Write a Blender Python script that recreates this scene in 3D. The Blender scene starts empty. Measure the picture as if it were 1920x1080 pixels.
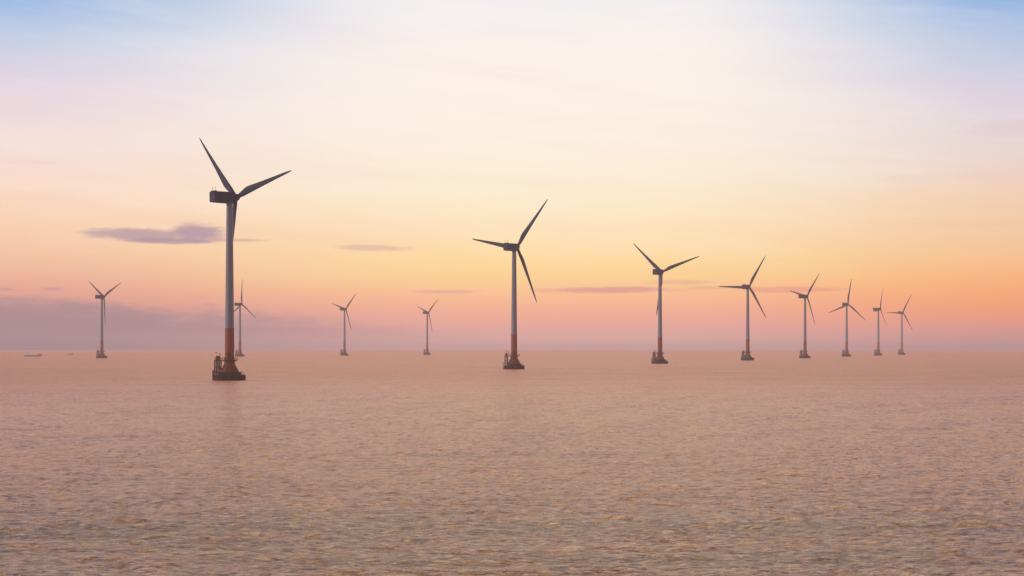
import bpy, bmesh, math, random
import numpy as np
from mathutils import Matrix, Vector
random.seed(7); rng = np.random.default_rng(11)
S = bpy.context.scene; C = S.collection
S.view_settings.view_transform = 'Standard'; S.view_settings.look = 'None'; S.view_settings.exposure = 0
PI = math.pi; R = math.radians
EARTH = 6371000.0; EYE = 16.5; F = 2666.7; HY = 650.0

def lin(c):
    return tuple(((v/255)/12.92 if v/255 <= .04045 else (((v/255)+.055)/1.055)**2.4) for v in c) + (1.0,)
def drop(x, y): return -(x*x+y*y)/(2*EARTH)

# ------------------------------------------------------------------ node helper
class N:
    def __init__(s, nt): s.nt = nt
    def new(s, t, **k):
        n = s.nt.nodes.new(t)
        for a, b in k.items(): setattr(n, a, b)
        return n
    def put(s, sock, v):
        if hasattr(v, 'is_output'): s.nt.links.new(v, sock)
        else: sock.default_value = v
    def m(s, op, a, b=0.0, c=0.0, clamp=False):
        n = s.new('ShaderNodeMath', operation=op); n.use_clamp = clamp
        s.put(n.inputs[0], a); s.put(n.inputs[1], b); s.put(n.inputs[2], c)
        return n.outputs[0]
    def rng(s, v, a, b, c=0.0, d=1.0, smooth=True):
        n = s.new('ShaderNodeMapRange', interpolation_type='SMOOTHSTEP' if smooth else 'LINEAR')
        s.put(n.inputs[0], v)
        for i, x in enumerate((a, b, c, d)): s.put(n.inputs[1+i], x)
        return n.outputs[0]
    def mix(s, f, a, b, mode='MIX'):
        n = s.new('ShaderNodeMix', data_type='RGBA', blend_type=mode)
        s.put(n.inputs[0], f); s.put(n.inputs[6], a); s.put(n.inputs[7], b)
        return n.outputs[2]
    def fmix(s, f, a, b):
        return s.m('ADD', a, s.m('MULTIPLY', f, s.m('SUBTRACT', b, a)))
    def ramp(s, f, stops):
        n = s.new('ShaderNodeValToRGB'); e = n.color_ramp.elements
        while len(e) < len(stops): e.new(0.5)
        for i, (p, c) in enumerate(stops): e[i].position = p; e[i].color = c
        s.put(n.inputs[0], f); return n.outputs[0]
    def noise(s, vec, scale, detail=3, rough=.5, w=None):
        n = s.new('ShaderNodeTexNoise'); s.put(n.inputs['Vector'], vec)
        n.inputs['Scale'].default_value = scale; n.inputs['Detail'].default_value = detail; n.inputs['Roughness'].default_value = rough
        return n.outputs[0]
    def comb(s, x, y, z):
        n = s.new('ShaderNodeCombineXYZ'); s.put(n.inputs[0], x); s.put(n.inputs[1], y); s.put(n.inputs[2], z); return n.outputs[0]
    def sep(s, v):
        n = s.new('ShaderNodeSeparateXYZ'); s.put(n.inputs[0], v); return n.outputs
    def mapping(s, v, scale, rot=(0,0,0)):
        n = s.new('ShaderNodeMapping'); s.put(n.inputs[0], v); n.inputs['Scale'].default_value = scale; n.inputs['Rotation'].default_value = rot
        return n.outputs[0]

# ------------------------------------------------------------------ world
FILL_SUN_EL, FILL_SUN_AZ = R(16), R(-105)          # azimuth measured from +Y towards +X
W = bpy.data.worlds.new('World'); S.world = W; W.use_nodes = True
nt = W.node_tree; nt.nodes.clear(); n = N(nt)
tc = n.new('ShaderNodeTexCoord'); X, Y, Z = n.sep(tc.outputs['Generated'])
hor = n.m('SQRT', n.m('ADD', n.m('MULTIPLY', X, X), n.m('MULTIPLY', Y, Y)))
hor = n.m('MAXIMUM', hor, .0001)
t = n.m('DIVIDE', Z, hor)
ysafe = n.m('MAXIMUM', Y, .02)
u = n.m('DIVIDE', X, ysafe)                      # tangent of the azimuth
az = n.m('ARCTAN2', X, Y)
wv = n.comb(n.m('MULTIPLY', az, 2.2), n.m('ADD', n.m('MULTIPLY', t, 13.0), n.m('MULTIPLY', az, -1.2)), 0.0)
wisp = n.noise(wv, 1.6, 4, .55)
wv2 = n.comb(n.m('MULTIPLY', az, 4.0), n.m('ADD', n.m('MULTIPLY', t, 34.0), n.m('MULTIPLY', az, 4.0)), 4.0)
wisp2 = n.noise(wv2, 1.3, 6, .62)
tt = n.m('ADD', t, n.m('MULTIPLY', n.m('SUBTRACT', wisp, .5), n.rng(t, 0.0, .12, 0.0, .026)))
p = n.m('MULTIPLY', tt, F/800.0, clamp=True)
def P(y): return max(0, min(1, (HY-y)/800.0))
def mk(rows): return n.ramp(p, [(P(y), lin(c)) for y, c in rows])
rc = mk([(655,(200,159,156)),(636,(213,166,160)),(612,(228,169,158)),(585,(240,176,153)),(552,(249,191,149)),(520,(252,208,150)),(480,(253,218,162)),
         (430,(253,226,186)),(360,(253,235,209)),(280,(253,239,222)),(190,(253,241,230)),(100,(252,241,235)),(20,(245,239,239)),(-60,(230,234,242))])
rl = mk([(655,(168,140,143)),(636,(176,144,146)),(612,(187,147,148)),(585,(205,153,148)),(552,(228,167,150)),(520,(239,182,156)),(480,(245,197,165)),
         (430,(248,207,178)),(360,(249,218,200)),(280,(244,220,216)),(190,(228,214,226)),(100,(192,205,231)),(20,(134,177,226)),(-60,(104,158,216))])
rr = mk([(655,(182,147,146)),(636,(199,150,146)),(612,(220,154,141)),(585,(238,158,126)),(552,(246,169,122)),(520,(247,181,132)),(480,(246,193,148)),
         (430,(243,203,166)),(360,(238,209,191)),(280,(231,212,212)),(190,(216,209,225)),(100,(182,198,228)),(20,(130,174,224)),(-60,(104,158,216))])
hi = n.rng(t, .10, .20)
fl = n.fmix(hi, n.rng(az, .0, -.37), n.rng(az, -.04, -.38)); fr = n.fmix(hi, n.rng(az, .08, .38), n.rng(az, .10, .37))
col = n.mix(fl, rc, rl); col = n.mix(fr, col, rr)
st = n.m('MULTIPLY', n.rng(wisp2, .42, .75), n.rng(t, .02, .10, .0, .20))
col = n.mix(st, col, lin((255,246,236)))
st2 = n.m('MULTIPLY', n.rng(wisp2, .52, .25), n.rng(t, .015, .06, .0, .14))
col = n.mix(st2, col, lin((230,198,198)))
nz = n.noise(n.comb(n.m('MULTIPLY', u, 40.0), n.m('MULTIPLY', t, 190.0), 2.0), 1.0, 7, .64)
nzf = n.noise(n.comb(n.m('MULTIPLY', u, 20.0), n.m('MULTIPLY', t, 90.0), 7.0), 1.0, 6, .6)
front = n.rng(Y, .2, .4)
def cloud(col, px, py, hw, hh, op, c, k=.6, soft=.65):
    du = n.m('DIVIDE', n.m('SUBTRACT', u, (px-960)/F), hw/F)
    dv = n.m('DIVIDE', n.m('SUBTRACT', t, (HY-py)/F), hh/F)
    d = n.m('SQRT', n.m('ADD', n.m('MULTIPLY', du, du), n.m('MULTIPLY', dv, dv)))
    d = n.m('ADD', d, n.m('MULTIPLY', n.m('SUBTRACT', nz, .5), k*2))
    f = n.m('MULTIPLY', n.rng(d, 1.0, 1.0-soft), n.m('MULTIPLY', front, op))
    return n.mix(f, col, lin(c))
edge = n.m('ADD', n.m('ADD', (HY-560)/F, n.m('MULTIPLY', n.m('ADD', u, .36), -.060)), n.m('MULTIPLY', n.m('SUBTRACT', nzf, .5), .036))
bank = n.m('MULTIPLY', n.rng(n.m('SUBTRACT', t, edge), .005, -.010), n.rng(u, .04, -.26))
bank = n.m('MULTIPLY', bank, n.rng(t, -.004, .018))
bank = n.m('MULTIPLY', n.m('MULTIPLY', bank, front), .74)
col = n.mix(bank, col, lin((167,141,149)))
for a in [(290,448,165,16,.87,(191,161,168)), (372,440,64,22,.92,(186,156,167),.5), (225,445,90,13,.8,(197,165,168)), (320,457,115,8,.8,(181,152,161),.4),
          (445,454,72,5,.65,(214,172,168)), (700,466,92,8,.7,(226,182,168)), (835,547,80,5.5,.55,(218,164,154)), (1145,544,165,8.5,.75,(216,156,150)),
          (1275,530,75,6.5,.45,(224,164,148)), (1480,545,140,7.5,.55,(224,154,141)), (98,547,34,5,.5,(184,150,154)), (10,548,26,5,.4,(182,147,152)),
          (1335,541,80,5,.4,(222,158,142)), (1890,262,110,20,.18,(218,180,190)), (1760,345,190,12,.12,(226,186,186),.8), (1830,430,170,9,.12,(228,180,168),.8),
          (60,322,90,6,.16,(220,186,188),.8)]:
    col = cloud(col, *a)
col = n.mix(n.rng(t, -.002, -.02), col, lin((150,112,104)))
sky = n.new('ShaderNodeTexSky', sky_type='NISHITA'); sky.sun_disc = False
sky.sun_elevation = FILL_SUN_EL; sky.sun_rotation = FILL_SUN_AZ
skyc = n.mix(1.0, sky.outputs[0], (.08,.08,.08,1), 'MULTIPLY')
up = n.mix(.3, lin((186,174,172)), skyc)
# extra glow added to the unseen upper sky, to put sheen on the sea
g = n.m('EXPONENT', n.m('MULTIPLY', n.m('POWER', n.m('DIVIDE', n.m('ABSOLUTE', n.m('SUBTRACT', az, .02)), .38), 2.0), -1.0))
gl = n.m('ADD', .80, n.m('MULTIPLY', g, 2.0))
mid = n.mix(1.0, lin((255,208,164)), n.comb(gl, gl, gl), 'MULTIPLY')
col = n.mix(n.rng(t, .25, .36), col, mid)
col = n.mix(n.rng(t, .45, 1.1), col, up)
dim = n.rng(n.m('DIVIDE', Y, n.m('MAXIMUM', hor, .001)), -.35, .80)
back = n.mix(1.0, col, (.38,.39,.46,1), 'MULTIPLY')
col = n.mix(dim, back, col)
bg = n.new('ShaderNodeBackground'); n.put(bg.inputs[0], col); bg.inputs[1].default_value = 1.0
out = n.new('ShaderNodeOutputWorld'); nt.links.new(bg.outputs[0], out.inputs[0])

fill_sun = bpy.data.lights.new('fill_sun', 'SUN'); fill_sun.energy = 1.2; fill_sun.angle = R(10); fill_sun.color = (1.0,.79,.66)  # warm fill added from the left; the real sun has already set
so = bpy.data.objects.new('fill_sun', fill_sun); C.objects.link(so)
dirv = Vector((math.sin(FILL_SUN_AZ)*math.cos(FILL_SUN_EL), math.cos(FILL_SUN_AZ)*math.cos(FILL_SUN_EL), math.sin(FILL_SUN_EL)))
so.rotation_euler = dirv.to_track_quat('Z', 'Y').to_euler(); so.location = (-300, 300, 200)

# ------------------------------------------------------------------ materials
def haze(n, shader, k, c=(208,172,170), c2=None):  # air haze painted into the material as emission growing with distance
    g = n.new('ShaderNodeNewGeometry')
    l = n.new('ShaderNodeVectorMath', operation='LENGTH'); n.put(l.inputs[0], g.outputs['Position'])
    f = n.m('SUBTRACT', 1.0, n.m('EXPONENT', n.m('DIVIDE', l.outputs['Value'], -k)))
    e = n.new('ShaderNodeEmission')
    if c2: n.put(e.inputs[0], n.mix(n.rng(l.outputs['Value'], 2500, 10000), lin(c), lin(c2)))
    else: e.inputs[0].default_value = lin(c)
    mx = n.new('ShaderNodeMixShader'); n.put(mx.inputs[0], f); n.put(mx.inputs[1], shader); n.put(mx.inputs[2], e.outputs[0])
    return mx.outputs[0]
def paint(name, c, rough=.5, streak=None, amt=.4, metal=0.0, k=9500, sc=(.8,.8,.12)):
    m = bpy.data.materials.new(name); m.use_nodes = True; nt = m.node_tree; nt.nodes.clear(); n = N(nt)
    tc = n.new('ShaderNodeTexCoord'); v = n.mapping(tc.outputs['Object'], sc)
    nz = n.noise(v, 1.0, 5, .6)
    c2 = streak or tuple(x*.6 for x in c)
    col = n.mix(n.m('MULTIPLY', n.rng(nz, .45, .75), amt), (*c,1), (*c2,1))
    b = n.new('ShaderNodeBsdfPrincipled'); n.put(b.inputs['Base Color'], col)
    n.put(b.inputs['Roughness'], n.rng(nz, .2, .8, rough-.1, rough+.15)); b.inputs['Metallic'].default_value = metal
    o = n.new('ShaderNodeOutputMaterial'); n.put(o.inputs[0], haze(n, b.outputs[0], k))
    return m
M = dict(
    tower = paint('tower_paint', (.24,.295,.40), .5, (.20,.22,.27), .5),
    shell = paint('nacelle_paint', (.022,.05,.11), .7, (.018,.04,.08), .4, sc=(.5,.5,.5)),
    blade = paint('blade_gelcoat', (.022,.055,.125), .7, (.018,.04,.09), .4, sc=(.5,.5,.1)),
    orange = paint('orange_coating', (.34,.10,.034), .65, (.17,.052,.02), .8),
    rust = paint('rusty_steel', (.27,.088,.034), .75, (.12,.045,.022), .9, sc=(.9,.9,.5)),
    dark = paint('weathered_dark_concrete', (.075,.038,.03), .85, (.03,.018,.016), .9, sc=(.6,.6,1.2)),
    steel = paint('dark_steel', (.055,.033,.028), .7, (.09,.034,.02), .7),
    white = paint('ship_white', (.9,.9,.9), .5, (.8,.76,.76), .4),
    hull = paint('ship_hull_grey', (.30,.27,.30), .5, (.2,.16,.16), .5),
    hull2 = paint('boat_hull_dark', (.12,.10,.12), .5, (.10,.08,.08), .6),
    deck = paint('ship_deck', (.34,.3,.3), .7),
    glass = paint('dark_glass', (.03,.035,.045), .15),
)

def sea_material():
    m = bpy.data.materials.new('sea_water'); m.use_nodes = True; nt = m.node_tree; nt.nodes.clear(); n = N(nt)
    tc = n.new('ShaderNodeTexCoord'); v = tc.outputs['Object']; x, y, z = n.sep(v)
    dist = n.m('SQRT', n.m('ADD', n.m('MULTIPLY', x, x), n.m('MULTIPLY', y, y)))
    a = n.noise(n.mapping(v, (.40,1.0,0), (0,0,.05)), 1.9, 4, .74)
    b = n.noise(n.mapping(v, (.36,1.0,0), (0,0,.1)), .46, 4, .74)
    patch = n.noise(n.mapping(v, (.12,1.0,0), (0,0,.03)), .016, 3, .6)
    patch2 = n.noise(n.mapping(v, (.15,1.0,0), (0,0,.03)), .09, 6, .84)
    h = n.m('ADD', n.m('MULTIPLY', a, .75), n.m('MULTIPLY', b, 1.4))
    bump = n.new('ShaderNodeBump'); bump.inputs['Distance'].default_value = 1.0
    n.put(bump.inputs['Strength'], n.rng(patch2, .3, .7, .6, 1.0)); n.put(bump.inputs['Height'], h)
    # mud colour with light painted in: grey near, pale sheen, then redder far out
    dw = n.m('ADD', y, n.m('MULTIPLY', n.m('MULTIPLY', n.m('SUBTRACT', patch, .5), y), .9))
    silt_and_light = n.mix(n.rng(dw, 105, 190), (.48,.36,.285,1), (.98,.58,.40,1))
    silt_and_light = n.mix(n.rng(dw, 220, 520), silt_and_light, (.86,.345,.245,1))
    silt_and_light = n.mix(n.m('MULTIPLY', n.rng(patch, .50, .64), .30), silt_and_light, (1.0,.66,.47,1))
    base = n.mix(n.m('MULTIPLY', n.rng(patch2, .50, .60), .60), silt_and_light, (1.0,.70,.51,1))
    dk = n.mix(1.0, silt_and_light, (.44,.42,.42,1), 'MULTIPLY')  # darker water for ripple shade, painted into the colour
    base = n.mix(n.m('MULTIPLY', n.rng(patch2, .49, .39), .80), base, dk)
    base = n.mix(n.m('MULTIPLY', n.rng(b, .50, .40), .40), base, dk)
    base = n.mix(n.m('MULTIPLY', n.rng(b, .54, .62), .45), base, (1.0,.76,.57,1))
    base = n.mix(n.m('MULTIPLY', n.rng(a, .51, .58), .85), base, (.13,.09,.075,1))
    base = n.mix(n.m('MULTIPLY', n.rng(a, .45, .38), .90), base, (1.0,.82,.66,1))  # ripple glints and shade painted into the base colour by noise
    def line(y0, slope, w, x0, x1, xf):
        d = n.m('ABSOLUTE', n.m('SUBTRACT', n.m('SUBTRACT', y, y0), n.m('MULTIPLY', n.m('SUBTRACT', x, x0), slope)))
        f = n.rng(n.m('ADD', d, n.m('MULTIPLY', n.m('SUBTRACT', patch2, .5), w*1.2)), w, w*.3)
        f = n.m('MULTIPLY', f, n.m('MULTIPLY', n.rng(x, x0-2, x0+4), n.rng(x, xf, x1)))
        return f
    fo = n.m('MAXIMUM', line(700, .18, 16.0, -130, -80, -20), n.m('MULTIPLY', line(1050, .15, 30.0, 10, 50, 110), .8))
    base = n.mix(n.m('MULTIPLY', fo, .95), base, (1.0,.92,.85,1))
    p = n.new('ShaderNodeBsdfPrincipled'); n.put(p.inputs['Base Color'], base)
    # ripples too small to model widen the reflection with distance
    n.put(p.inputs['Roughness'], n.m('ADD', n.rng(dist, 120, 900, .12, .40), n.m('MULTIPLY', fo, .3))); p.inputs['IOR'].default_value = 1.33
    n.put(p.inputs['Normal'], bump.outputs[0])
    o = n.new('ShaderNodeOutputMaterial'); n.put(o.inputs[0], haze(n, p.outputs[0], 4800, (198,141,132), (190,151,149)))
    return m
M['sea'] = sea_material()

# ------------------------------------------------------------------ sea: one curved sheet with real waves
def build_sea():
    r = [2.0]
    while r[-1] < 22000:
        q = r[-1]
        step = max(.25, .0028*q) if q > 85 else max(1.0, q*.05)
        if q > 1200: step = .006*q
        if q > 4000: step = .012*q
        r.append(q+step)
    r = np.array(r)
    fine = np.linspace(R(-25), R(25), 620)
    coarse = np.linspace(R(25), R(335), 90)[1:-1]
    th = np.concatenate([fine, coarse]); nt_ = len(th); nr = len(r)
    TH, RR = np.meshgrid(th, r)
    xx = RR*np.sin(TH); yy = RR*np.cos(TH)
    zz = -(xx*xx+yy*yy)/(2*EARTH)
    dr = np.gradient(r)[:, None]
    cell = np.maximum(dr, RR*(.0014))
    cell = np.where(np.abs(np.where(TH > PI, TH-2*PI, TH)) > R(25), RR*.06, cell)
    for i in range(54):
        lam = .7*(7/.7)**(i/53.0)
        ang = rng.normal(R(-98), R(28)); k = 2*PI/lam
        amp = .0115*lam**.70 * rng.uniform(.6, 1.2)
        fade = np.clip((lam/cell-2.2)/2.0, 0, 1)
        ph = k*(xx*math.cos(ang)+yy*math.sin(ang)) + rng.uniform(0, 2*PI)
        grp = .6+.6*np.sin(xx*k*.09*rng.uniform(.6,1.4)+yy*k*.07*rng.uniform(-1.4,1.4)+rng.uniform(0,6))
        s = np.sin(ph)
        zz += amp*fade*grp*(s + .25*np.cos(2*ph))
    co = np.stack([xx, yy, zz], -1).reshape(-1, 3)
    co = np.vstack([co, [[0, 0, 0]]])
    i = np.arange(nr-1)[:, None]; j = np.arange(nt_)[None, :]; j2 = (j+1) % nt_
    q = np.stack([i*nt_+j, i*nt_+j2, (i+1)*nt_+j2, (i+1)*nt_+j], -1).reshape(-1, 4)
    ctr = nr*nt_; jj = np.arange(nt_)
    tri = np.stack([np.full(nt_, ctr), (jj+1) % nt_, jj], -1)
    me = bpy.data.meshes.new('sea'); nv = len(co)
    me.vertices.add(nv); me.vertices.foreach_set('co', co.astype(np.float32).ravel())
    loops = np.concatenate([q[:, ::-1].ravel(), tri[:, ::-1].ravel()]).astype(np.int32)
    me.loops.add(len(loops)); me.loops.foreach_set('vertex_index', loops)
    npoly = len(q)+len(tri); me.polygons.add(npoly)
    ls = np.concatenate([np.arange(len(q))*4, len(q)*4+np.arange(len(tri))*3]).astype(np.int32)
    me.polygons.foreach_set('loop_start', ls)
    me.polygons.foreach_set('use_smooth', np.ones(npoly, dtype=bool))
    me.update(calc_edges=True); me.validate()
    if me.polygons[1000].normal.z < 0: me.flip_normals()
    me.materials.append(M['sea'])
    o = bpy.data.objects.new('sea', me); C.objects.link(o); o['kind'] = 'structure'
    o['label'] = 'muddy orange brown sea with small wind waves reaching the horizon'
    return o
build_sea()

# ------------------------------------------------------------------ mesh helpers
def obj(name, bm, mat, parent=None, smooth=False):
    me = bpy.data.meshes.new(name); bmesh.ops.recalc_face_normals(bm, faces=bm.faces); bm.to_mesh(me); bm.free()
    if smooth:
        for p_ in me.polygons: p_.use_smooth = True
        me.set_sharp_from_angle(angle=R(35))
    me.materials.append(mat)
    o = bpy.data.objects.new(name, me); C.objects.link(o)
    if parent: o.parent = parent
    return o
def box(bm, x0, x1, y0, y1, z0, z1):
    v = [bm.verts.new((x, y, z)) for x in (x0, x1) for y in (y0, y1) for z in (z0, z1)]
    for f in ((0,1,3,2),(4,6,7,5),(0,4,5,1),(2,3,7,6),(0,2,6,4),(1,5,7,3)): bm.faces.new([v[i] for i in f])
def lathe(bm, prof, seg=48, rot=0.0):
    rings = []
    for (r_, z_) in prof:
        rings.append([bm.verts.new((r_*math.cos(2*PI*i/seg+rot), r_*math.sin(2*PI*i/seg+rot), z_)) for i in range(seg)])
    for a, b in zip(rings, rings[1:]):
        for i in range(seg): bm.faces.new((a[i], a[(i+1)%seg], b[(i+1)%seg], b[i]))
    bm.faces.new(rings[0][::-1]); bm.faces.new(rings[-1])
def tube(bm, p0, p1, r_, seg=8):
    p0 = Vector(p0); p1 = Vector(p1); q = (p1-p0).to_track_quat('Z', 'Y'); L = (p1-p0).length
    a = [bm.verts.new(p0+q@Vector((r_*math.cos(2*PI*i/seg), r_*math.sin(2*PI*i/seg), 0))) for i in range(seg)]
    b = [bm.verts.new(p0+q@Vector((r_*math.cos(2*PI*i/seg), r_*math.sin(2*PI*i/seg), L))) for i in range(seg)]
    for i in range(seg): bm.faces.new((a[i], a[(i+1)%seg], b[(i+1)%seg], b[i]))
    bm.faces.new(a[::-1]); bm.faces.new(b)
def loft(bm, secs, cap=True):
    rs = [[bm.verts.new(p_) for p_ in s] for s in secs]
    for a, b in zip(rs, rs[1:]):
        k = len(a)
        for i in range(k): bm.faces.new((a[i], a[(i+1)%k], b[(i+1)%k], b[i]))
    if cap: bm.faces.new(rs[0][::-1]); bm.faces.new(rs[-1])

# ------------------------------------------------------------------ turbine
HUBH = 90.0; OFF = 3.7; TILT = R(4); CONE = R(1.5); RAD = 44.2
def blade_bm():
    bm = bmesh.new(); secs = []; K = 18
    for s in [0,.02,.045,.08,.12,.17,.22,.3,.4,.5,.6,.7,.8,.88,.94,.975,.992,1.0]:
        z = 1.2 + s*(RAD-1.2)
        ch = np.interp(s, [0,.04,.12,.2,.3,.5,.75,.92,.98,1], [2.1,2.1,2.9,3.6,3.25,2.45,1.6,1.05,.6,.18])
        th_ = np.interp(s, [0,.04,.12,.2,.3,.5,1], [1,.98,.62,.36,.27,.21,.15])*ch
        tw = R(np.interp(s, [0,.2,.5,1], [18,13,5,0]))
        airf = np.interp(s, [.03,.2], [0,1])
        off = .22*airf*ch
        pts = []
        for i in range(K):
            a = 2*PI*i/K
            cx = math.cos(a)*.5*ch; tk = math.sin(a)*.5*th_
            tk *= (1-airf) + airf*(1-.62*max(0, math.cos(a))**1.3)*1.0
            cx += off
            pts.append((cx, tk))
        pb = .3*s*s
        row = []
        for cx, tk in pts:
            yy_ = cx*math.cos(tw) - tk*math.sin(tw); xx_ = cx*math.sin(tw) + tk*math.cos(tw)
            row.append((xx_*-1+pb + math.sin(CONE)*z, yy_, z*math.cos(CONE)))
        secs.append(row)
    loft(bm, secs); return bm

def nacelle_bm():
    bm = bmesh.new(); secs = []
    for x, hw, zt, zb in [(-10.3,2.2,2.2,-2.5),(-10.1,2.35,2.4,-2.7),(-6,2.4,2.5,-2.85),(-1,2.4,2.5,-2.9),(1.3,2.4,2.45,-2.85),(2.0,2.2,2.2,-2.4),(2.3,1.7,1.7,-1.8)]:
        c_ = .22; r = []
        for sy, sz in ((1,1),(-1,1),(-1,-1),(1,-1)):
            z_ = zt if sz > 0 else zb
            a1 = (x, sy*(hw-c_), z_); a2 = (x, sy*hw, z_-sz*c_)
            r += ([a2, a1] if sy*sz > 0 else [a1, a2])
        secs.append(r)
    loft(bm, secs); return bm

def turbine(px, yaw_deg, phase_deg, s, label, src):
    D = F/s; x = (px-960)/F*D; z = drop(x, D)
    root = bpy.data.objects.new('wind_turbine', None); C.objects.link(root)
    root.location = (x, D, z); root.empty_display_size = 5
    root['label'] = label; root['category'] = 'wind turbine'; root['group'] = 'wind turbines standing in the sea'
    made = {}
    for key, (o, par) in src.items():
        c = o.copy(); C.objects.link(c); c.parent = made[par] if par else root
        c.matrix_parent_inverse = Matrix.Identity(4)
        made[key] = c
    phi = PI/2 - R(yaw_deg)
    made['nacelle'].matrix_local = Matrix.Translation((0,0,HUBH)) @ Matrix.Rotation(phi, 4, 'Z') @ Matrix.Rotation(-TILT*.4, 4, 'Y')
    made['hub'].matrix_local = (Matrix.Translation((0,0,HUBH)) @ Matrix.Rotation(phi, 4, 'Z') @ Matrix.Rotation(-TILT, 4, 'Y')
                                @ Matrix.Translation((OFF,0,0)) @ Matrix.Rotation(R(phase_deg), 4, 'X'))
    return root

def build_parts():
    src = {}
    def add(key, name, bm, mat, par=None, smooth=True):
        src[key] = (obj(name, bm, mat, None, smooth), par)
    bm = bmesh.new()
    prof = [(2.18,25.6)]
    for zf in (40, 56, 72):
        rr_ = 2.18-(zf-24)/63.4*.66
        prof += [(rr_, zf-.12),(rr_+.06, zf-.1),(rr_+.06, zf+.1),(rr_, zf+.12)]
    prof += [(1.52,86.7),(1.8,86.8),(1.8,87.6)]
    lathe(bm, prof, 48); add('tower', 'tower', bm, M['tower'])
    bm = bmesh.new(); lathe(bm, [(2.4,9.6),(2.4,10.4),(2.28,10.5),(2.28,17),(2.36,17.1),(2.36,17.4),(2.26,17.5),(2.2,25.2),(2.34,25.3),(2.34,25.6)], 48)
    add('lower', 'lower_tower_section', bm, M['orange'])
    bm = bmesh.new(); box(bm, -.5,.5,-2.42,-2.15,11.3,13.5); add('door', 'door', bm, M['steel'], 'lower', False)
    bm = bmesh.new(); lathe(bm, [(7.5,-1.5),(7.8,.2),(7.8,2.1),(7.4,2.5),(7.3,2.9)], 8, PI/8); add('cap', 'pile_cap', bm, M['dark'], None, False)
    bm = bmesh.new(); lathe(bm, [(5.7,2.8),(5.7,3.9),(5.5,4.1)], 8, PI/8); add('step', 'upper_step', bm, M['dark'], 'cap', False)
    for k in range(8):
        bm = bmesh.new(); a = 2*PI*k/8; c_, s_ = math.cos(a), math.sin(a)
        for d in (-1.7, 1.7): tube(bm, (7.35*c_-d*s_, 7.35*s_+d*c_, -1.2), (7.35*c_-d*s_, 7.35*s_+d*c_, 2.7), .28, 8)
        for hz in (.6, 2.2): tube(bm, (7.4*c_+2*s_, 7.4*s_-2*c_, hz), (7.4*c_-2*s_, 7.4*s_+2*c_, hz), .2, 8)
        add('fender%d' % k, 'fender', bm, M['steel'], 'cap')
    for k in range(8):
        bm = bmesh.new(); a = 2*PI*(k+.5)/8; tube(bm, (6.1*math.cos(a), 6.1*math.sin(a), -6), (5.6*math.cos(a), 5.6*math.sin(a), -1.45), .8, 12)
        add('pile%d' % k, 'pile', bm, M['rust'], 'cap')
    bm = bmesh.new()
    for k in range(16):
        a = 2*PI*k/16; b = 2*PI*(k+1)/16; q = 6.7
        tube(bm, (q*math.cos(a), q*math.sin(a), 2.8), (q*math.cos(a), q*math.sin(a), 4.15), .06, 6)
        for hz in (3.6, 4.15): tube(bm, (q*math.cos(a), q*math.sin(a), hz), (q*math.cos(b), q*math.sin(b), hz), .05, 6)
    add('rail0', 'railing', bm, M['steel'], 'cap')
    bm = bmesh.new(); lathe(bm, [(4.4,3.9),(4.4,5.0),(3.7,5.2),(3.55,5.6),(3.0,6.6),(2.65,7.8),(2.55,9.2),(3.2,9.25),(3.2,9.6)], 40); add('ped', 'pedestal', bm, M['rust'])
    for k in range(10):
        bm = bmesh.new()
        a = 2*PI*k/10; c_, s_ = math.cos(a), math.sin(a); w = .08
        v = [(3.6,5.1),(4.2,5.1),(3.9,5.7),(2.85,7.6),(2.5,7.6),(3.2,5.9)]
        A = [bm.verts.new((q*c_-w*s_, q*s_+w*c_, z_)) for q, z_ in v]; B = [bm.verts.new((q*c_+w*s_, q*s_-w*c_, z_)) for q, z_ in v]
        bm.faces.new(A); bm.faces.new(B[::-1])
        for i in range(6): bm.faces.new((A[i], B[i], B[(i+1)%6], A[(i+1)%6]))
        add('rib%d' % k, 'stiffener_rib', bm, M['orange'], 'ped', False)
    bm = bmesh.new(); lathe(bm, [(3.9,9.7),(4.0,9.75),(4.0,10.05),(3.9,10.1)], 24); box(bm, -7.0,-3.2,-2.6,2.6,9.72,10.08)
    add('deck', 'service_platform', bm, M['steel'], None, False)
    bm = bmesh.new()
    pts = [(4*math.cos(a), 4*math.sin(a)) for a in np.linspace(R(-138), R(138), 15)]
    pts = [(-7,-2.6)] + [(-3.3,-2.6)] + pts + [(-3.3,2.6)] + [(-7,2.6),(-7,.9),(-7,-.9),(-7,-2.6)]
    for a, b in zip(pts, pts[1:]):
        tube(bm, (*a,10.0), (*a,11.25), .06, 6)
        for hz in (10.65, 11.25): tube(bm, (*a,hz), (*b,hz), .05, 6)
    add('rail1', 'railing', bm, M['steel'], 'deck')
    bm = bmesh.new(); box(bm, -6.4,-4.9,-1.6,1.2,10.05,12.0); add('cab', 'equipment_cabinet', bm, M['rust'], 'deck', False)
    bm = bmesh.new(); box(bm, -6.1,-5.4,1.4,2.1,10.05,11.5); add('cab2', 'equipment_cabinet', bm, M['rust'], 'deck', False)
    bm = bmesh.new(); tube(bm, (-4.2,-2.1,10.0), (-4.2,-2.1,13.2), .13); tube(bm, (-4.2,-2.1,13.1), (-6.8,-3.2,13.9), .1); add('davit', 'davit_crane', bm, M['steel'], 'deck')
    bm = bmesh.new()
    xs = (-6.9,-4.6); ys = (-2.4,2.4)
    for a in xs:
        for b in ys: tube(bm, (a,b,2.2), (a,b,9.75), .24)
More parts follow.
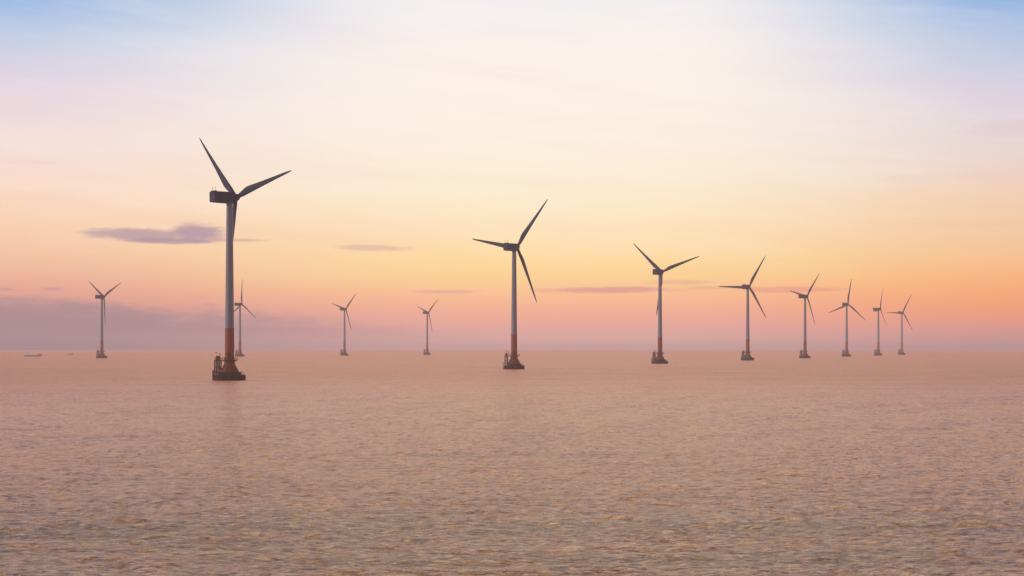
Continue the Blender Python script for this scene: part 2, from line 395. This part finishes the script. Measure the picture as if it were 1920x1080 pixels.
    for z0, z1 in ((3.0,6.3),(6.3,9.6)):
        for b in ys: tube(bm, (xs[0],b,z0), (xs[1],b,z1), .14); tube(bm, (xs[1],b,z0), (xs[0],b,z1), .14); tube(bm, (xs[0],b,z1), (xs[1],b,z1), .15)
        for a in xs: tube(bm, (a,ys[0],z0), (a,ys[1],z1), .14); tube(bm, (a,ys[0],z1), (a,ys[1],z1), .15)
    box(bm, -6.7,-4.8,-2.2,-.4,6.2,6.35)
    add('frame', 'stair_frame', bm, M['steel'])
    bm = bmesh.new()
    for i in range(12):
        z0 = 3.1+i*.27; y0 = -2.2+i*.36; box(bm, -6.06,-4.94,y0,y0+.34,z0,z0+.08)
        box(bm, -6.06,-4.94,2.0-i*.36-.34,2.0-i*.36,z0+3.3,z0+3.38)
    for a in (-6.05,-4.95):
        tube(bm, (a,-2.2,3.1), (a,2.1,6.3), .09); tube(bm, (a,2.1,6.4), (a,-2.2,9.6), .09)
    add('stairs', 'stairs', bm, M['steel'], 'frame', False)
    bm = bmesh.new()
    for d in (-1.0,1.0): tube(bm, (-8.1,d,-2.0), (-8.1,d,5.0), .2); tube(bm, (-8.1,d,4.7), (-6.8,d,4.7), .14); tube(bm, (-8.1,d,1.4), (-7.3,d,1.4), .14)
    tube(bm, (-8.1,-1,4.7), (-8.1,1,4.7), .1)
    for i in range(17): tube(bm, (-7.95,-.35,-1+i*.35), (-7.95,.35,-1+i*.35), .04, 6)
    for d in (-.35,.35): tube(bm, (-7.95,d,-1.4), (-7.95,d,4.8), .06, 6)
    add('ladder', 'boat_landing', bm, M['steel'])
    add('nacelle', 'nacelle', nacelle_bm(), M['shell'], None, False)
    bm = bmesh.new(); box(bm, -9.9,-8.3,-1.6,1.6,2.3,2.85); add('cooler', 'cooler', bm, M['shell'], 'nacelle', False)
    bm = bmesh.new()
    for d in (-1.2, 1.2): tube(bm, (-9.2,d,2.8), (-9.2,d,4.6), .08, 6)
    tube(bm, (-9.2,-1.3,4.3), (-9.2,1.3,4.3), .06, 6)
    add('mast', 'wind_sensor_mast', bm, M['steel'], 'nacelle')
    for sgn in (-1, 1):
        bm = bmesh.new(); box(bm, -8.4,-6.3, sgn*2.38-.05, sgn*2.38+.05, -1.2,.8)
        for i in range(4): box(bm, -8.2+i*.5,-7.95+i*.5, sgn*2.42-.05, sgn*2.42+.05, -1.0,.6)
        add('vent%d' % sgn, 'side_vent', bm, M['steel'], 'nacelle', False)
    bm = bmesh.new(); lathe(bm, [(1.45,-1.6),(1.75,-1.3),(1.85,-.4),(1.8,.5),(1.55,1.2),(1.1,1.75),(.55,2.05),(.1,2.15)], 28)
    bmesh.ops.rotate(bm, verts=bm.verts, cent=(0,0,0), matrix=Matrix.Rotation(PI/2, 3, 'Y'))
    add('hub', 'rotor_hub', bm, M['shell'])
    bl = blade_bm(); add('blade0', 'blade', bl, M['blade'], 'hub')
    for k in (1, 2):
        o = src['blade0'][0].copy(); C.objects.link(o); src['blade%d' % k] = (o, 'hub')
    for k in range(3): src['blade%d' % k][0].rotation_euler = (R(120*k), 0, 0)
    return src
src = build_parts()

# px of the tower, yaw (from +Y to +X), rotor phase, px per metre, label
T = [
 (430.5, 43, -42.5, 3.81, 'tallest and nearest wind turbine, left of centre, with two raised blades and dark nacelle'),
 (964, 37, 40.5, 2.544, 'second tallest wind turbine, in the middle, blades pointing left, upper right and lower right'),
 (1237.5, 37, -48, 1.911, 'third tallest wind turbine, its two upper blades spread in a wide V'),
 (1402, 38, 32, 1.533, 'fourth tallest wind turbine, first one right of the turbine with a wide V of blades'),
 (1509.5, 64, 43, 1.29, 'wind turbine fourth from the right edge, one blade pointing up to the right'),
 (1587.5, 47, 11, 1.09, 'wind turbine with one blade nearly straight up, third from the right edge'),
 (1647, 84, 24, .967, 'wind turbine seen almost edge-on with a narrow rotor, second from the right edge'),
 (1691, 52, 31, .878, 'rightmost wind turbine in the row, small, standing nearest the right edge'),
 (191, 37, -56, 1.28, 'leftmost wind turbine, small, two blades in a V, near the distant ship'),
 (450, 43, 5, 1.09, 'small wind turbine standing just behind the tower of the tallest turbine'),
 (646, 41, 46, .967, 'small distant wind turbine, left one of the lone pair between the two tallest turbines'),
 (801, 48, 50, .878, 'small distant wind turbine, right one of the lone pair between the two tallest turbines'),
]
for a in T: turbine(*a, src)
for key, (o, par) in src.items(): bpy.data.objects.remove(o)
for o in list(C.objects):
    if o.type == 'MESH' and o.parent:
        o.name = o.name.split('.')[0]

# ------------------------------------------------------------------ ships
def hull_bm(L, B, H, bow=1.0, sheer=.8):
    bm = bmesh.new(); secs = []
    for s in (0,.04,.15,.4,.7,.85,.94,1.0):
        x = (s-.5)*L; w = B/2*np.interp(s, [0,.04,.15,.7,.85,.94,1], [.75,.9,1,1,.75,.4,.03])
        top = H + sheer*max(0, (s-.7)/.3)**1.6*2 + .3*max(0, (.15-s)/.15)
        rk = bow*max(0, (s-.8)/.2)
        secs.append([(x+rk*1.6, w, top),(x+rk, w*.95, H*.4),(x, w*.6, -1.2),(x, -w*.6, -1.2),(x+rk, -w*.95, H*.4),(x+rk*1.6, -w, top)])
    loft(bm, secs); return bm
def thing(name, label, cat, loc, rz):
    o = bpy.data.objects.new(name, None); C.objects.link(o); o.location = loc; o.rotation_euler = (0,0,rz); o['label'] = label; o['category'] = cat
    return o
def at(px, D): x = (px-960)/F*D; return (x, D, drop(x, D))
t1 = thing('cargo_ship', 'low cargo ship with pale deckhouse at the far left, left of the small boat', 'ship', at(62, 2500), R(-14))
obj('hull', hull_bm(32, 7, 2.7), M['hull'], t1)
bm = bmesh.new(); box(bm,-14.6,-8.8,-2.9,2.9,2.5,4.6); box(bm,-14,-9.6,-2.6,2.6,4.5,6.2); box(bm,-13.0,-10.2,-2.2,2.2,6.1,7.4); dh = obj('deckhouse', bm, M['white'], t1)
for i in range(3):
    for sy in (-1, 1):
        bm = bmesh.new(); box(bm,-12.8+i*.85,-12.3+i*.85,sy*2.2-.04,sy*2.2+.04,6.5,7.1); obj('window', bm, M['glass'], dh)
bm = bmesh.new(); box(bm,-14.0,-13.2,-.7,.7,6.1,8.0); obj('funnel', bm, M['hull'], t1)
for k in range(3):
    bm = bmesh.new(); box(bm,-7.6+k*6.2,-2.4+k*6.2,-2.6,2.6,2.6,4.2); obj('hatch_cover', bm, M['white'], t1)
bm = bmesh.new(); tube(bm,(-11.5,0,7.3),(-11.5,0,10.5),.14); tube(bm,(-11.5,-1,9.6),(-11.5,1,9.6),.08); obj('mast', bm, M['steel'], t1)
bm = bmesh.new(); tube(bm,(12.3,0,2.8),(12.3,0,6.6),.14); obj('mast', bm, M['steel'], t1)

t2 = thing('fishing_boat', 'tiny boat on the horizon between the cargo ship and the leftmost turbine', 'boat', at(132, 3100), R(-12))
obj('hull', hull_bm(13, 4, 1.6, .8, .6), M['hull2'], t2)
bm = bmesh.new(); box(bm,-4.0,-.6,-1.3,1.3,1.45,3.2); box(bm,-3.6,-1.4,-1.1,1.1,3.15,4.4); wh = obj('wheelhouse', bm, M['white'], t2)
for i in range(3):
    for sy in (-1, 1):
        bm = bmesh.new(); box(bm,-3.4+i*.65,-3.0+i*.65,sy*1.1-.04,sy*1.1+.04,3.5,4.1); obj('window', bm, M['glass'], wh)
bm = bmesh.new(); tube(bm,(-2.2,0,4.3),(-2.2,0,6.8),.1); obj('mast', bm, M['steel'], t2)
bm = bmesh.new(); tube(bm,(2.5,0,1.4),(2.5,0,5.0),.1); tube(bm,(2.5,0,4.6),(-.5,0,3.0),.07); obj('cargo_boom', bm, M['steel'], t2)

# ------------------------------------------------------------------ camera
cam = bpy.data.cameras.new('camera'); co = bpy.data.objects.new('camera', cam); C.objects.link(co)
co.location = (0, 0, EYE); co.rotation_euler = (PI/2, 0, 0)
cam.lens = 50; cam.sensor_width = 36; cam.shift_y = (HY-540)/1920.0
cam.clip_start = 1; cam.clip_end = 60000
S.camera = co
